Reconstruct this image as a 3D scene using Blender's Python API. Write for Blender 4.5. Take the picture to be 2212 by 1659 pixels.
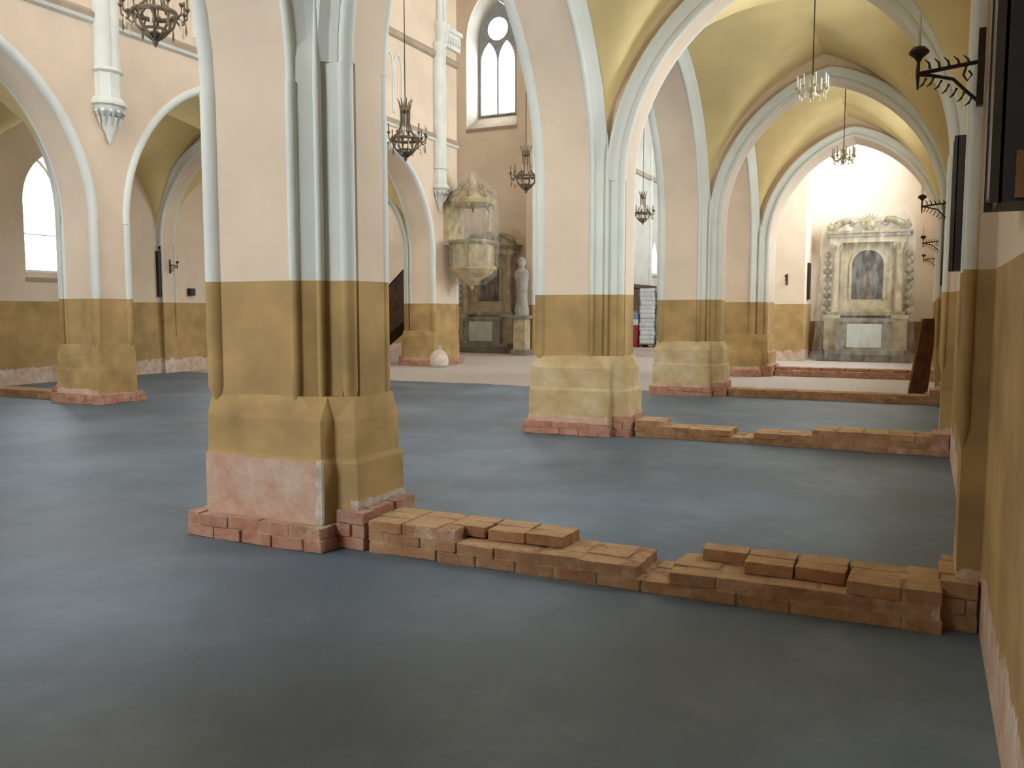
import bpy, bmesh, math, random
from mathutils import Vector, Matrix
from mathutils.geometry import tessellate_polygon
random.seed(7)
for o in list(bpy.data.objects): bpy.data.objects.remove(o)
scene = bpy.context.scene
COL = scene.collection
PI = math.pi

# ------------------------------------------------------------------ camera
cam_d = bpy.data.cameras.new('camera'); cam = bpy.data.objects.new('camera', cam_d); COL.objects.link(cam)
cam_d.sensor_fit = 'HORIZONTAL'; cam_d.sensor_width = 36.0
cam_d.lens = 36.0 * 1850.0 / 2212.0
cam_d.clip_start = 0.02; cam_d.clip_end = 200
cam.location = (0, 0, 1.6)
cam.rotation_euler = (PI / 2 - 0.0857, 0, 0.448)
scene.camera = cam
# ------------------------------------------------------------------ world, exposure
world = bpy.data.worlds.new('world'); scene.world = world; world.use_nodes = True
world.node_tree.nodes['Background'].inputs['Color'].default_value = (0.75, 0.85, 1.0, 1)
world.node_tree.nodes['Background'].inputs['Strength'].default_value = 1.0
vs = scene.view_settings
vs.view_transform = 'Standard'; vs.look = 'None'; vs.gamma = 1.0; vs.use_curve_mapping = False
vs.exposure = 0.45
# daylight in the windows: one radiance for each side of the church (the right is the sunny side)
SKY = (0.85, 0.94, 1.0)
GLOW = dict(right=20.0, left=8.0, east=12.0, west=20.0)

# ------------------------------------------------------------------ layout (metres)
RY = [-6.5, -0.8, 4.94, 10.66, 16.36, 22.0]      # right pier centres along the nave
LY = [-6.5, -0.9, 4.85, 10.47, 16.1, 21.95]      # left pier centres
HD = [.36, .36, .36, .36, .36, .70]              # pier half depths
RH = [.20, .20, .20, .20, .20, .50]              # respond half widths
NX_R, NX_L = -4.58, -12.70                       # nave faces of the arcades
WX_R, WX_L = 0.30, -17.60                        # aisle walls
CX = (NX_R + NX_L) / 2
YW, YE = -7.2, 30.0                              # west and east walls
SPR, RISE = 3.1, 2.85
TOP = 15.0
DADO = 1.80

# ------------------------------------------------------------------ materials
def s2l(c):
    return tuple((x / 255 / 12.92) if x / 255 <= .04045 else ((x / 255 + .055) / 1.055) ** 2.4 for x in c) + (1.0,)
MATS = {}
class NT:
    def __init__(s, name, rough=.85, spec=.3):
        s.m = bpy.data.materials.new(name); s.m.use_nodes = True; s.t = s.m.node_tree; s.n = s.t.nodes
        s.b = s.n['Principled BSDF']; s.b.inputs['Roughness'].default_value = rough
        s.b.inputs['Specular IOR Level'].default_value = spec
        MATS[name] = s.m
    def new(s, typ, **kw):
        n = s.n.new(typ)
        for k, v in kw.items(): setattr(n, k, v)
        return n
    def link(s, a, b): s.t.links.new(a, b)
    def pos(s): return s.new('ShaderNodeNewGeometry').outputs['Position']
    def noise(s, scale, detail=4, rough=.55, vec=None):
        n = s.new('ShaderNodeTexNoise'); n.inputs['Scale'].default_value = scale
        n.inputs['Detail'].default_value = detail; n.inputs['Roughness'].default_value = rough
        s.link(vec if vec else s.pos(), n.inputs['Vector']); return n.outputs['Fac']
    def ramp(s, fac, stops, interp='LINEAR'):
        r = s.new('ShaderNodeValToRGB'); e = r.color_ramp.elements; r.color_ramp.interpolation = interp
        while len(e) < len(stops): e.new(.5)
        for el, (p, c) in zip(e, stops): el.position = p; el.color = c if len(c) == 4 else s2l(c)
        s.link(fac, r.inputs['Fac']); return r.outputs['Color']
    def mix(s, fac, a, b, mode='MIX'):
        m = s.new('ShaderNodeMix', data_type='RGBA', blend_type=mode)
        for sock, v in ((m.inputs[0], fac), (m.inputs[6], a), (m.inputs[7], b)):
            if hasattr(v, 'links'): s.link(v, sock)
            elif isinstance(v, (int, float)): sock.default_value = v
            else: sock.default_value = v if len(v) == 4 else s2l(v)
        return m.outputs[2]
    def math(s, op, a, b=0.0):
        m = s.new('ShaderNodeMath', operation=op)
        for i, v in enumerate((a, b)):
            if hasattr(v, 'links'): s.link(v, m.inputs[i])
            else: m.inputs[i].default_value = v
        return m.outputs[0]
    def z(s):
        sp = s.new('ShaderNodeSeparateXYZ'); s.link(s.pos(), sp.inputs[0]); return sp.outputs[2]
    def y(s):
        sp = s.new('ShaderNodeSeparateXYZ'); s.link(s.pos(), sp.inputs[0]); return sp.outputs[1]
    def bump(s, fac, strength=.2, dist=.02):
        b = s.new('ShaderNodeBump'); b.inputs['Strength'].default_value = strength; b.inputs['Distance'].default_value = dist
        s.link(fac, b.inputs['Height']); s.link(b.outputs['Normal'], s.b.inputs['Normal'])
    def col(s, c): s.link(c, s.b.inputs['Base Color'])

CREAM, WHITE, OCHRE, KHAKI = (228, 208, 184), (226, 228, 220), (182, 151, 100), (230, 206, 148)
def varied(k, c, amt=.10, scale=1.6):
    f = k.noise(scale, 5)
    d = tuple(x * (1 - amt) for x in c); l = tuple(min(255, x * (1 + amt * .5)) for x in c)
    return k.ramp(f, [(.3, d), (.7, l)])
def wall_mat(name, upper, lower=OCHRE, h=DADO, peel=None, rough=.8):
    """limewash above the dado line, ochre paint below it, worn render at the very bottom"""
    k = NT(name, rough)
    up = varied(k, upper, .05, .9); lo = varied(k, lower, .14, 2.2)
    wob = k.math('MULTIPLY', k.math('SUBTRACT', k.noise(1.5), .5), .01)
    c = k.mix(k.math('GREATER_THAN', k.math('ADD', k.z(), wob), h), lo, up)
    if peel:
        n = k.noise(3.5, 6, .65)
        ragged = k.math('ADD', k.z(), k.math('MULTIPLY', k.math('SUBTRACT', n, .5), peel * 1.3))
        bare = k.ramp(k.noise(5, 6, .7), [(.35, (192, 152, 130)), (.5, (204, 180, 160)), (.66, (220, 208, 194))])
        c = k.mix(k.math('LESS_THAN', ragged, peel), c, bare)
    k.col(c); k.bump(k.noise(40, 3), .12, .01)
    return k.m
wall_mat('plaster', CREAM)
wall_mat('plaster_worn', CREAM, peel=.34)
wall_mat('plaster_end', (236, 224, 206), (150, 116, 72), h=1.25, peel=.25)
wall_mat('moulding', WHITE)
wall_mat('nave_plaster', (228, 206, 182), h=-5)
k = NT('vault'); k.col(varied(k, KHAKI, .08, .7)); k.bump(k.noise(30, 3), .1, .01)
k = NT('white_lime'); k.col(varied(k, WHITE, .05, 2)); k.bump(k.noise(50, 3), .1, .01)
k = NT('band_grey'); k.col(varied(k, (176, 160, 140), .08, 2))
k = NT('chancel_lime'); k.col(varied(k, (214, 208, 196), .07, 1))
k = NT('dado_paint', .75); k.col(varied(k, OCHRE, .16, 2.4)); k.bump(k.noise(30, 3), .12, .01)
k = NT('bare_beige', .9); k.col(k.ramp(k.noise(2.6, 6, .6), [(.3, (178, 148, 100)), (.55, (200, 178, 136)), (.75, (214, 202, 178))])); k.bump(k.noise(18, 5), .4, .02)
k = NT('bare_render', .95)
k.col(k.ramp(k.noise(4.5, 7, .68), [(.30, (196, 148, 128)), (.48, (206, 172, 150)), (.62, (214, 192, 172)), (.78, (224, 212, 198))])); k.bump(k.noise(16, 6, .7), .7, .03)
k = NT('mortar', .95); k.col(k.ramp(k.noise(7, 6, .7), [(.35, (150, 108, 82)), (.6, (196, 162, 132)), (.75, (214, 196, 172))])); k.bump(k.noise(22, 5), .7, .03)
def brick_mat(name, cols, dust):
    k = NT(name, .92)
    oi = k.new('ShaderNodeObjectInfo')
    base = k.ramp(oi.outputs['Random'], [(i / (len(cols) - 1), c) for i, c in enumerate(cols)])
    n = k.noise(7, 6, .7)
    g = k.new('ShaderNodeNewGeometry'); sp = k.new('ShaderNodeSeparateXYZ'); k.link(g.outputs['Normal'], sp.inputs[0])
    soft = k.new('ShaderNodeMapRange'); soft.inputs[1].default_value = .42; soft.inputs[2].default_value = .66; k.link(n, soft.inputs[0])
    lying = k.math('MULTIPLY', k.math('POWER', k.math('MAXIMUM', sp.outputs[2], 0.0), 6.0), .55)
    c = k.mix(k.math('MINIMUM', k.math('ADD', k.math('MULTIPLY', soft.outputs[0], .5), lying), .9), base, dust)
    k.col(c); k.bump(k.noise(20, 6, .7), 1.0, .035)
brick_mat('brick_pink', [(192, 126, 102), (200, 136, 110), (186, 128, 104), (204, 150, 126)], (218, 192, 172))
brick_mat('brick_brown', [(178, 126, 90), (190, 138, 98), (170, 120, 86), (194, 146, 104)], (216, 186, 146))
# floor: damp grey screed, a dry pale pour beyond the third pair of piers
k = NT('floor_screed', .5, .5)
n1 = k.noise(.55, 5, .6); n2 = k.noise(9, 6, .7); n3 = k.noise(.23, 3, .5)
damp = k.ramp(n1, [(.3, (74, 91, 109)), (.5, (92, 110, 129)), (.68, (120, 138, 157))])
damp = k.mix(k.math('MULTIPLY', n2, .35), damp, (84, 94, 104))
patch = k.new('ShaderNodeMapRange'); patch.inputs[1].default_value = .50; patch.inputs[2].default_value = .60; k.link(k.noise(.42, 6, .68), patch.inputs[0])
damp = k.mix(k.math('MULTIPLY', patch.outputs[0], .30), damp, (136, 150, 164))
dry = k.ramp(n2, [(.3, (176, 166, 158)), (.7, (204, 196, 188))])
edge = k.math('GREATER_THAN', k.math('ADD', k.y(), k.math('MULTIPLY', k.math('SUBTRACT', k.noise(1.1), .5), .7)), 16.5)
k.col(k.mix(edge, damp, dry))
rr = k.math('ADD', k.math('MULTIPLY', n1, .35), .36)
k.link(k.math('ADD', rr, k.math('MULTIPLY', edge, .25)), k.b.inputs['Roughness']); k.bump(n2, .25, .01)
def plain(name, c, rough=.6, metal=0.0, amt=.1, scale=6, spec=.4):
    k = NT(name, rough, spec); k.b.inputs['Metallic'].default_value = metal; k.col(varied(k, c, amt, scale)); return k
plain('torn_lime', (200, 188, 172), .95, 0, .18, 14)
plain('bronze', (134, 122, 104), .45, .6, .2, 12)
plain('brass_pale', (196, 184, 150), .4, .5, .15, 12)
plain('iron_dark', (60, 48, 36), .5, .5, .2, 14)
plain('candle', (232, 226, 206), .6)
plain('crystal', (220, 222, 214), .12, 0, .05, 20, .8)
plain('dark_panel', (38, 36, 34), .5, 0, .2, 8)
plain('frame_wood', (52, 42, 32), .45, 0, .25, 8)
plain('plaque_wood', (120, 84, 46), .5, 0, .2, 8)
plain('wood_dark', (86, 66, 44), .6, 0, .25, 5)
plain('wood_board', (122, 84, 54), .7, 0, .25, 5)
plain('altar_stone', (188, 172, 138), .6, 0, .16, 4)
plain('altar_grey', (140, 132, 118), .6, 0, .2, 4)
plain('altar_gilt', (160, 148, 112), .45, .25, .25, 9)
plain('altar_dark', (96, 84, 74), .7, 0, .2, 4)
plain('cloth_white', (206, 212, 206), .8, 0, .05, 3)
plain('painting_dark', (72, 66, 62), .45, 0, .35, 2.5)
plain('painting_robe', (106, 88, 74), .5, 0, .3, 6)
plain('pulpit_wood', (192, 172, 128), .5, 0, .2, 5)
plain('bag_white', (206, 214, 218), .55, 0, .08, 5)
plain('crate_red', (150, 44, 50), .5, 0, .1, 4)
plain('carton_blue', (120, 144, 190), .6, 0, .1, 4)
plain('carton_brown', (150, 120, 92), .7, 0, .1, 4)
plain('sack_cloth', (222, 208, 192), .9, 0, .1, 5)
plain('statue_stone', (172, 170, 160), .7, 0, .15, 5)
plain('window_lead', (150, 160, 164), .6, 0, .1, 5)
def film_mat():
    m = bpy.data.materials.new('plastic_film'); m.use_nodes = True; t = m.node_tree; t.nodes.clear()
    out = t.nodes.new('ShaderNodeOutputMaterial'); tr = t.nodes.new('ShaderNodeBsdfTransparent')
    p = t.nodes.new('ShaderNodeBsdfPrincipled'); p.inputs['Base Color'].default_value = s2l((226, 226, 216)); p.inputs['Roughness'].default_value = .16
    p.inputs['Specular IOR Level'].default_value = .9
    mx = t.nodes.new('ShaderNodeMixShader')
    g = t.nodes.new('ShaderNodeNewGeometry'); nz = t.nodes.new('ShaderNodeTexNoise'); nz.inputs['Scale'].default_value = 3.0
    mp = t.nodes.new('ShaderNodeMapping'); mp.inputs['Scale'].default_value = (2.2, 2.2, .8); mp.inputs['Rotation'].default_value = (0, .6, 0)
    t.links.new(g.outputs['Position'], mp.inputs['Vector']); t.links.new(mp.outputs[0], nz.inputs['Vector'])
    rp = t.nodes.new('ShaderNodeMapRange'); rp.inputs[1].default_value = .4; rp.inputs[2].default_value = .8; rp.inputs[3].default_value = .06; rp.inputs[4].default_value = .30
    t.links.new(nz.outputs['Fac'], rp.inputs[0]); t.links.new(rp.outputs[0], mx.inputs[0])
    t.links.new(tr.outputs[0], mx.inputs[1]); t.links.new(p.outputs[0], mx.inputs[2]); t.links.new(mx.outputs[0], out.inputs[0])
    b = t.nodes.new('ShaderNodeBump'); b.inputs['Strength'].default_value = .8; b.inputs['Distance'].default_value = .08
    t.links.new(nz.outputs['Fac'], b.inputs['Height']); t.links.new(b.outputs[0], p.inputs['Normal'])
    MATS['plastic_film'] = m
film_mat()
def pane_mat(key):
    name = 'daylit_pane_' + key
    m = bpy.data.materials.new(name); m.use_nodes = True; t = m.node_tree; t.nodes.clear()
    out = t.nodes.new('ShaderNodeOutputMaterial'); e = t.nodes.new('ShaderNodeEmission')
    e.inputs['Color'].default_value = SKY + (1,); e.inputs['Strength'].default_value = GLOW[key]
    t.links.new(e.outputs[0], out.inputs[0]); MATS[name] = m; return name
PANE = {kk: pane_mat(kk) for kk in GLOW}

# ------------------------------------------------------------------ mesh helpers
class MB:
    def __init__(s): s.v = []; s.f = []
    def add(s, vs, fs):
        o = len(s.v); s.v += [tuple(p) for p in vs]; s.f += [tuple(i + o for i in f) for f in fs]; return s
    def box(s, x0, x1, y0, y1, z0, z1):
        return s.add([(x0, y0, z0), (x1, y0, z0), (x1, y1, z0), (x0, y1, z0), (x0, y0, z1), (x1, y0, z1), (x1, y1, z1), (x0, y1, z1)],
                     [(0, 3, 2, 1), (4, 5, 6, 7), (0, 1, 5, 4), (1, 2, 6, 5), (2, 3, 7, 6), (3, 0, 4, 7)])
    def loft(s, rings, cap=True):
        n = len(rings[0]); vs = [p for r in rings for p in r]; fs = []
        for i in range(len(rings) - 1):
            for j in range(n):
                a = i * n + j; b = i * n + (j + 1) % n; fs.append((a, b, b + n, a + n))
        if cap:
            fs.append(tuple(range(n))[::-1]); fs.append(tuple(range((len(rings) - 1) * n, len(rings) * n)))
        return s.add(vs, fs)
    def prism(s, poly, z0, z1, poly2=None):
        p2 = poly2 or poly
        return s.loft([[(x, y, z0) for x, y in poly], [(x, y, z1) for x, y in p2]])
    def lathe(s, prof, cx=0, cy=0, n=12, a0=0.0, sx=1.0, sy=1.0):
        return s.loft([[(cx + sx * r * math.cos(a0 + 2 * PI * j / n), cy + sy * r * math.sin(a0 + 2 * PI * j / n), z) for j in range(n)] for r, z in prof])
    def tube(s, pts, r, n=6):
        pts = [Vector(p) for p in pts]; rings = []; rr = r if isinstance(r, (list, tuple)) else [r] * len(pts)
        for i, p in enumerate(pts):
            t = (pts[min(i + 1, len(pts) - 1)] - pts[max(i - 1, 0)]).normalized()
            up = Vector((0, 0, 1)) if abs(t.z) < .9 else Vector((1, 0, 0))
            a = t.cross(up).normalized(); b = t.cross(a).normalized()
            rings.append([tuple(p + (a * math.cos(2 * PI * j / n) + b * math.sin(2 * PI * j / n)) * rr[i]) for j in range(n)])
        return s.loft(rings)
    def sweep(s, path, prof, fn):
        """path: 2-D points, prof: (radial, depth) pairs, fn(p, q, depth) -> xyz"""
        rings = []
        for i, (p, q) in enumerate(path):
            a = path[max(i - 1, 0)]; b = path[min(i + 1, len(path) - 1)]
            t = Vector((b[0] - a[0], b[1] - a[1])).normalized(); nx, ny = -t.y, t.x
            rings.append([fn(p + nx * ra, q + ny * ra, de) for ra, de in prof])
        return s.loft(rings)
    def plate(s, outer, holes, fn, t0, t1):
        loops = [outer] + list(holes)
        tri = tessellate_polygon([[Vector((a, b, 0)) for a, b in l] for l in loops])
        pts = [p for l in loops for p in l]; n = len(pts)
        vs = [fn(a, b, t0) for a, b in pts] + [fn(a, b, t1) for a, b in pts]
        fs = [tuple(t) for t in tri] + [tuple(i + n for i in t[::-1]) for t in tri]
        o = 0
        for l in loops:
            m = len(l)
            for j in range(m):
                a = o + j; b = o + (j + 1) % m; fs.append((a, b, b + n, a + n))
            o += m
        return s.add(vs, fs)
    def build(s, name, mat, parent=None, smooth=False, mirror=False):
        me = bpy.data.meshes.new(name)
        me.from_pydata([(-x, y, z) for x, y, z in s.v] if mirror else s.v, [], s.f)
        bm = bmesh.new(); bm.from_mesh(me)
        bmesh.ops.remove_doubles(bm, verts=bm.verts, dist=1e-5)
        bmesh.ops.recalc_face_normals(bm, faces=bm.faces); bm.to_mesh(me); bm.free()
        if smooth:
            me.polygons.foreach_set('use_smooth', [True] * len(me.polygons))
            try: me.set_sharp_from_angle(angle=math.radians(40))
            except Exception: pass
        me.materials.append(MATS[mat])
        o = bpy.data.objects.new(name, me); COL.objects.link(o)
        if parent: o.parent = parent
        return o
def tag(o, label=None, cat=None, group=None, kind=None):
    if label: o['label'] = label
    if cat: o['category'] = cat
    if group: o['group'] = group
    if kind: o['kind'] = kind
    return o
def thing(name, loc, label, cat=None, group=None, rz=0.0):
    o = bpy.data.objects.new(name, None); o.empty_display_size = .2; COL.objects.link(o)
    o.location = loc; o.rotation_euler = (0, 0, rz); return tag(o, label, cat, group)
def copy_tree(o, parent=None):
    c = o.copy(); COL.objects.link(c)
    if parent: c.parent = parent
    for ch in [x for x in bpy.data.objects if x.parent == o]: copy_tree(ch, c)
    return c
def struct(o, label=None): return tag(o, label, kind='structure')
def pointed(c, s, spring, rise, n=16):
    k_ = (rise * rise - s * s) / (2 * s); R = s + k_; pts = []
    a1 = math.atan2(rise, k_)
    for i in range(n + 1):
        a = a1 * i / n; pts.append((c - (R * math.cos(a) - k_), spring + R * math.sin(a)))
    left = pts
    right = [(2 * c - x, z) for x, z in pts[:-1]][::-1]
    return left + right
def lancet(c, w, z0, z1, rise=None, n=7):
    r = rise or w * .95
    return [(c - w / 2, z0)] + pointed(c, w / 2, z1 - r, r, n) + [(c + w / 2, z0)]
def circle(c, z, r, n=18): return [(c + r * math.cos(2 * PI * i / n), z + r * math.sin(2 * PI * i / n)) for i in range(n)]
def XZ(a, b, t): return (a, t, b)       # plates facing along the nave
def YZ(a, b, t): return (t, a, b)       # plates facing across the nave
def ring_prof(r, ca=0.0, cb=0.0, n=10): return [(ca + r * math.cos(2 * PI * i / n), cb + r * math.sin(2 * PI * i / n)) for i in range(n)]

WIN = [0]
def window(fn, t_pane, t_in, c, w, z0, z1, key, lights=1, rose=False, rise=None, sill=True, label=None, seen=False):
    """pointed window: bright panes, stone tracery with one or two lights, sloped sill. t_in is the room face of the wall."""
    WIN[0] += 1
    tail = '' if seen else '_offscreen'
    root = bpy.data.objects.new('window_%d%s' % (WIN[0], tail), None); COL.objects.link(root); struct(root, label)
    sgn = 1 if t_in > t_pane else -1
    fr = .07
    holes = []
    if lights == 1: holes = [lancet(c, w - 2 * fr, z0 + fr, z1 - fr, rise)]
    else:
        lw = (w - 3 * fr) / 2; zl = z1 - w * .95
        for q in (-1, 1): holes.append(lancet(c + q * (lw + fr) / 2, lw, z0 + fr, zl, lw * 1.1))
        if rose: holes.append(circle(c, zl + w * .30, w * .27))
    MB().plate(lancet(c, w, z0, z1, rise), holes, fn, t_pane, t_pane + sgn * .10).build('tracery', 'window_lead', root)
    for q, h in enumerate(holes):
        MB().plate(h, [], fn, t_pane + sgn * .02, t_pane + sgn * .04).build('pane' if seen else 'window_%d_pane_%d_offscreen' % (WIN[0], q + 1), PANE[key], root)
    nb = max(1, int((z1 - z0) / .8)); m = MB(); zt = z1 - (rise or w * .95)
    for i in range(1, nb):
        zz = z0 + (z1 - z0) * i / nb
        if zz > zt: break
        a, b = sorted((t_pane + sgn * .03, t_pane + sgn * .055))
        p0 = fn(c - w / 2, zz - .012, a); p1 = fn(c + w / 2, zz + .012, b)
        m.box(min(p0[0], p1[0]), max(p0[0], p1[0]), min(p0[1], p1[1]), max(p0[1], p1[1]), p0[2], p1[2])
    if m.v: m.build('saddle_bar', 'window_lead', root)
    if sill:
        h = abs(t_in - t_pane)
        rings = [[fn(c + q * w / 2, z0 + .06, t_pane), fn(c + q * w / 2, z0 - .12, t_in + sgn * .03), fn(c + q * w / 2, z0 - .2, t_in + sgn * .03), fn(c + q * w / 2, z0 - .2, t_pane)] for q in (-1.04, 1.04)]
        MB().loft(rings).build('sill', 'band_grey', root)
    return root

# ================================================================== STRUCTURE
struct(MB().box(WX_L - .6, WX_R + .6, YW - .6, 44, -.3, 0).build('floor', 'floor_screed'), 'damp grey cement screed floor, pale and dry further in')

# ---- aisle outer walls with lancet windows
def aisle_wall(name, x_in, sgn, wins, label):
    # wins: (yc, w, z0, z1, key, lights, rose)
    outer = [(YW - .5, -.1), (YE + .7, -.1), (YE + .7, TOP), (22.6, TOP), (22.6, 7.2), (YW - .5, 7.2)]
    holes = [lancet(y, w, z0, z1) for y, w, z0, z1, *_ in wins]
    o = MB().plate(outer, holes, YZ, x_in, x_in + sgn * .5).build(name, 'plaster_worn'); struct(o, label)
    for y, w, z0, z1, key, li, ro in wins:
        window(YZ, x_in + sgn * .42, x_in, y, w, z0, z1, key, li, ro, seen=(sgn < 0 and y == 12.85))
    return o
wall_right = aisle_wall('wall_right', WX_R, 1, [(7.1, 1.1, 2.43, 5.0, 'right', 1, False), (12.4, 1.1, 2.43, 5.0, 'right', 1, False), (19.2, 1.5, 2.6, 5.2, 'right', 2, True), (26.3, 2.2, 3.6, 11.0, 'right', 2, True)], 'cream aisle wall with ochre dado and worn plaster at its foot')
wall_left = aisle_wall('wall_left', WX_L, -1, [(7.4, 1.1, 2.43, 5.0, 'left', 1, False), (12.85, 1.1, 2.43, 5.0, 'left', 1, False), (18.8, 1.1, 2.43, 5.0, 'left', 1, False)], 'cream outer wall of the left aisle with ochre dado')

# ---- arcade walls above the piers
def arcade(name, xn, xa, ys, lab):
    """xn nave face, xa aisle face"""
    spans = []
    for i in range(len(ys) - 1): spans.append((ys[i] + HD[i], ys[i + 1] - HD[i + 1]))
    bottom = [(YW, SPR)]
    for a, b in spans: bottom += pointed((a + b) / 2, (b - a) / 2, SPR, RISE)
    yend = ys[-1] + HD[-1]
    outer = bottom + [(yend, SPR), (yend, TOP), (YW, TOP)]
    holes = []; wl = []
    for a, b in spans:
        c = (a + b) / 2
        if xa > xn: holes.append(lancet(c, 1.7, 9.4, 12.8)); wl.append(c)
    o = MB().plate(outer, holes, YZ, xn, xa).build(name, 'plaster'); struct(o, lab)
    sg = 1 if xa > xn else -1
    for c in wl: window(YZ, xa - sg * .1, xn, c, 1.7, 9.4, 12.8, 'right', 2, True)
    for a, b in spans:
        path = pointed((a + b) / 2, (b - a) / 2, SPR, RISE, 20)
        prof_n = ring_prof(.082, .045, 0, 12)
        m = MB().sweep(path, [(ra, xn + sg * (.035) + de) for ra, de in prof_n], lambda p, q, d: (d, p, q)); m.build('archivolt_roll', 'moulding', o, True)
        prof_a = ring_prof(.038, .025, 0, 10)
        MB().sweep(path, [(ra, xa - sg * .02 + de) for ra, de in prof_a], lambda p, q, d: (d, p, q)).build('archivolt_roll', 'moulding', o, True)
        MB().sweep(path, [(ra, xa + sg * de) for ra, de in [(.02, -.02), (.03, .015), (.09, .075), (.14, .14), (.17, .14), (.19, .09), (.19, -.02)]], lambda p, q, d: (d, p, q)).build('archivolt_hollow', 'moulding', o)
    # string courses on the nave face
    for zc, hh, mat in ((6.42, .06, 'white_lime'), (6.50, .10, 'band_grey'), (8.78, .12, 'band_grey')):
        m = MB(); p = [(xn - sg * .0, zc - hh), (xn - sg * .07, zc - hh * .6), (xn - sg * .09, zc + hh * .2), (xn, zc + hh)]
        m.loft([[(x, YW, z) for x, z in p], [(x, yend, z) for x, z in p]]); m.build('string_course', mat, o)
    # blind lancets between the string courses
    for a, b in spans:
        c = (a + b) / 2
        for q in (-.62, -.2, .22, .64):
            path = lancet(c + q, .30, 6.75, 8.25, .3)
            MB().sweep(path, [(0, xn + sg * .01), (.05, xn + sg * .01), (.05, xn - sg * .035), (0, xn - sg * .035)], lambda p, q_, d: (d, p, q_)).build('blind_lancet', 'white_lime', o)
    return o
wall_nave_right = arcade('wall_nave_right', NX_R, NX_R + .77, RY, 'cream arcade wall with white moulded pointed arches on the right')
wall_nave_left = arcade('wall_nave_left', NX_L, NX_L - .77, LY, 'cream arcade wall with white moulded pointed arches on the left')

# ---- vaults
def vault(name, x0, x1, y0, y1, spring, rise_x, rise_y, mat, n=26, lab=None):
    cx, cy, sx, sy = (x0 + x1) / 2, (y0 + y1) / 2, (x1 - x0) / 2, (y1 - y0) / 2
    def h(d, s, r):
        k_ = max(0.02, (r * r - s * s) / (2 * s)); R = s + k_; q = R * R - (abs(d) + k_) ** 2
        return math.sqrt(max(q, 0))
    def hz(x, y): return spring + max(h(x - cx, sx, rise_x), h(y - cy, sy, rise_y))
    xs = [cx - sx * math.cos(PI * i / n) for i in range(n + 1)]; ys = [cy - sy * math.cos(PI * i / n) for i in range(n + 1)]
    vs = [(x, y, hz(x, y)) for x in xs for y in ys]; m = n + 1
    fs = [(i * m + j, (i + 1) * m + j, (i + 1) * m + j + 1, i * m + j + 1) for i in range(n) for j in range(n)]
    top = [(x, y, z + .18) for x, y, z in vs]
    mb = MB(); N = len(vs)
    mb.add(vs + top, fs + [tuple(q + N for q in f[::-1]) for f in fs])
    o = mb.build(name, mat, None, True); struct(o, lab); return o
for i in range(5):
    ya, yb = RY[i] + RH[i], RY[i + 1] - RH[i + 1]
    vault('ceiling', NX_R + .75, WX_R + .02, ya - .02, yb + .02, SPR, 2.95, 2.98, 'vault', lab='khaki groin vault of the right aisle')
    ya, yb = LY[i] + RH[i], LY[i + 1] - RH[i + 1]
    vault('ceiling', WX_L - .02, NX_L - .75, ya - .02, yb + .02, SPR, 2.95, 2.98, 'vault', lab='khaki groin vault of the left aisle')
    vault('ceiling', NX_L - .05, NX_R + .05, RY[i], RY[i + 1], 10.8, 4.1, 3.6, 'nave_plaster', 16, lab='high cream groin vault of the nave')
struct(MB().box(WX_L - .6, WX_R + .6, 22.5, YE + .8, TOP, TOP + .2).build('ceiling', 'nave_plaster'), 'high pale ceiling over the crossing')

# ---- west wall and east wall
def chancel_open(): return [(-11.9, -.1)] + pointed(CX, 3.26, 8.6, 4.2) + [(2 * CX + 11.9, -.1)]
wl = [(CX, 5.2, 4.6, 13.0)]
o = MB().plate([(WX_L - .5, -.1), (WX_R + .5, -.1), (WX_R + .5, TOP), (WX_L - .5, TOP)], [lancet(CX, 4.4, 4.6, 12.6)], XZ, YW - .5, YW).build('wall_west', 'plaster_worn'); struct(o)
window(XZ, YW - .42, YW, CX, 4.4, 4.6, 12.6, 'west', 2, True)
WCX = -15.3
ol = [(WX_L - .5, -.1), (-11.9, -.1)] + pointed(CX, 3.26, 8.6, 4.2)[0:] + [(2 * CX + 11.9, -.1), (WX_R + .5, -.1), (WX_R + .5, TOP), (WX_L - .5, TOP)]
holes = [lancet(WCX, 2.15, 8.6, 13.9, 1.9), lancet(2 * CX - WCX, 2.15, 8.6, 13.9, 1.9)]
o = MB().plate(ol, holes, XZ, YE, YE + .7).build('wall_east', 'plaster_end'); struct(o, 'pale end wall with low ochre dado behind the side altars')
for c in (WCX, 2 * CX - WCX):
    # splayed reveal closing from the wide opening to the traceried window
    rings = [[(a, YE + .69, b) for a, b in lancet(c, 1.62, 9.15, 13.55, 1.45)], [(a, YE + .02, b) for a, b in lancet(c, 2.16, 8.58, 13.92, 1.9)]]
    MB().loft(rings, cap=False).build('window_reveal', 'chancel_lime', o)
    MB().loft([[(c - .85, YE + .66, 9.2), (c - 1.09, YE - .05, 8.62), (c - 1.09, YE - .05, 8.5), (c - .85, YE + .66, 8.5)], [(c + .85, YE + .66, 9.2), (c + 1.09, YE - .05, 8.62), (c + 1.09, YE - .05, 8.5), (c + .85, YE + .66, 8.5)]]).build('window_sill', 'band_grey', o)
    window(XZ, YE + .66, YE, c, 1.6, 9.17, 13.5, 'east', 2, True, 1.43, False, label='tall twin lancet window with a round light, glaring with daylight', seen=(c == WCX))
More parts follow.
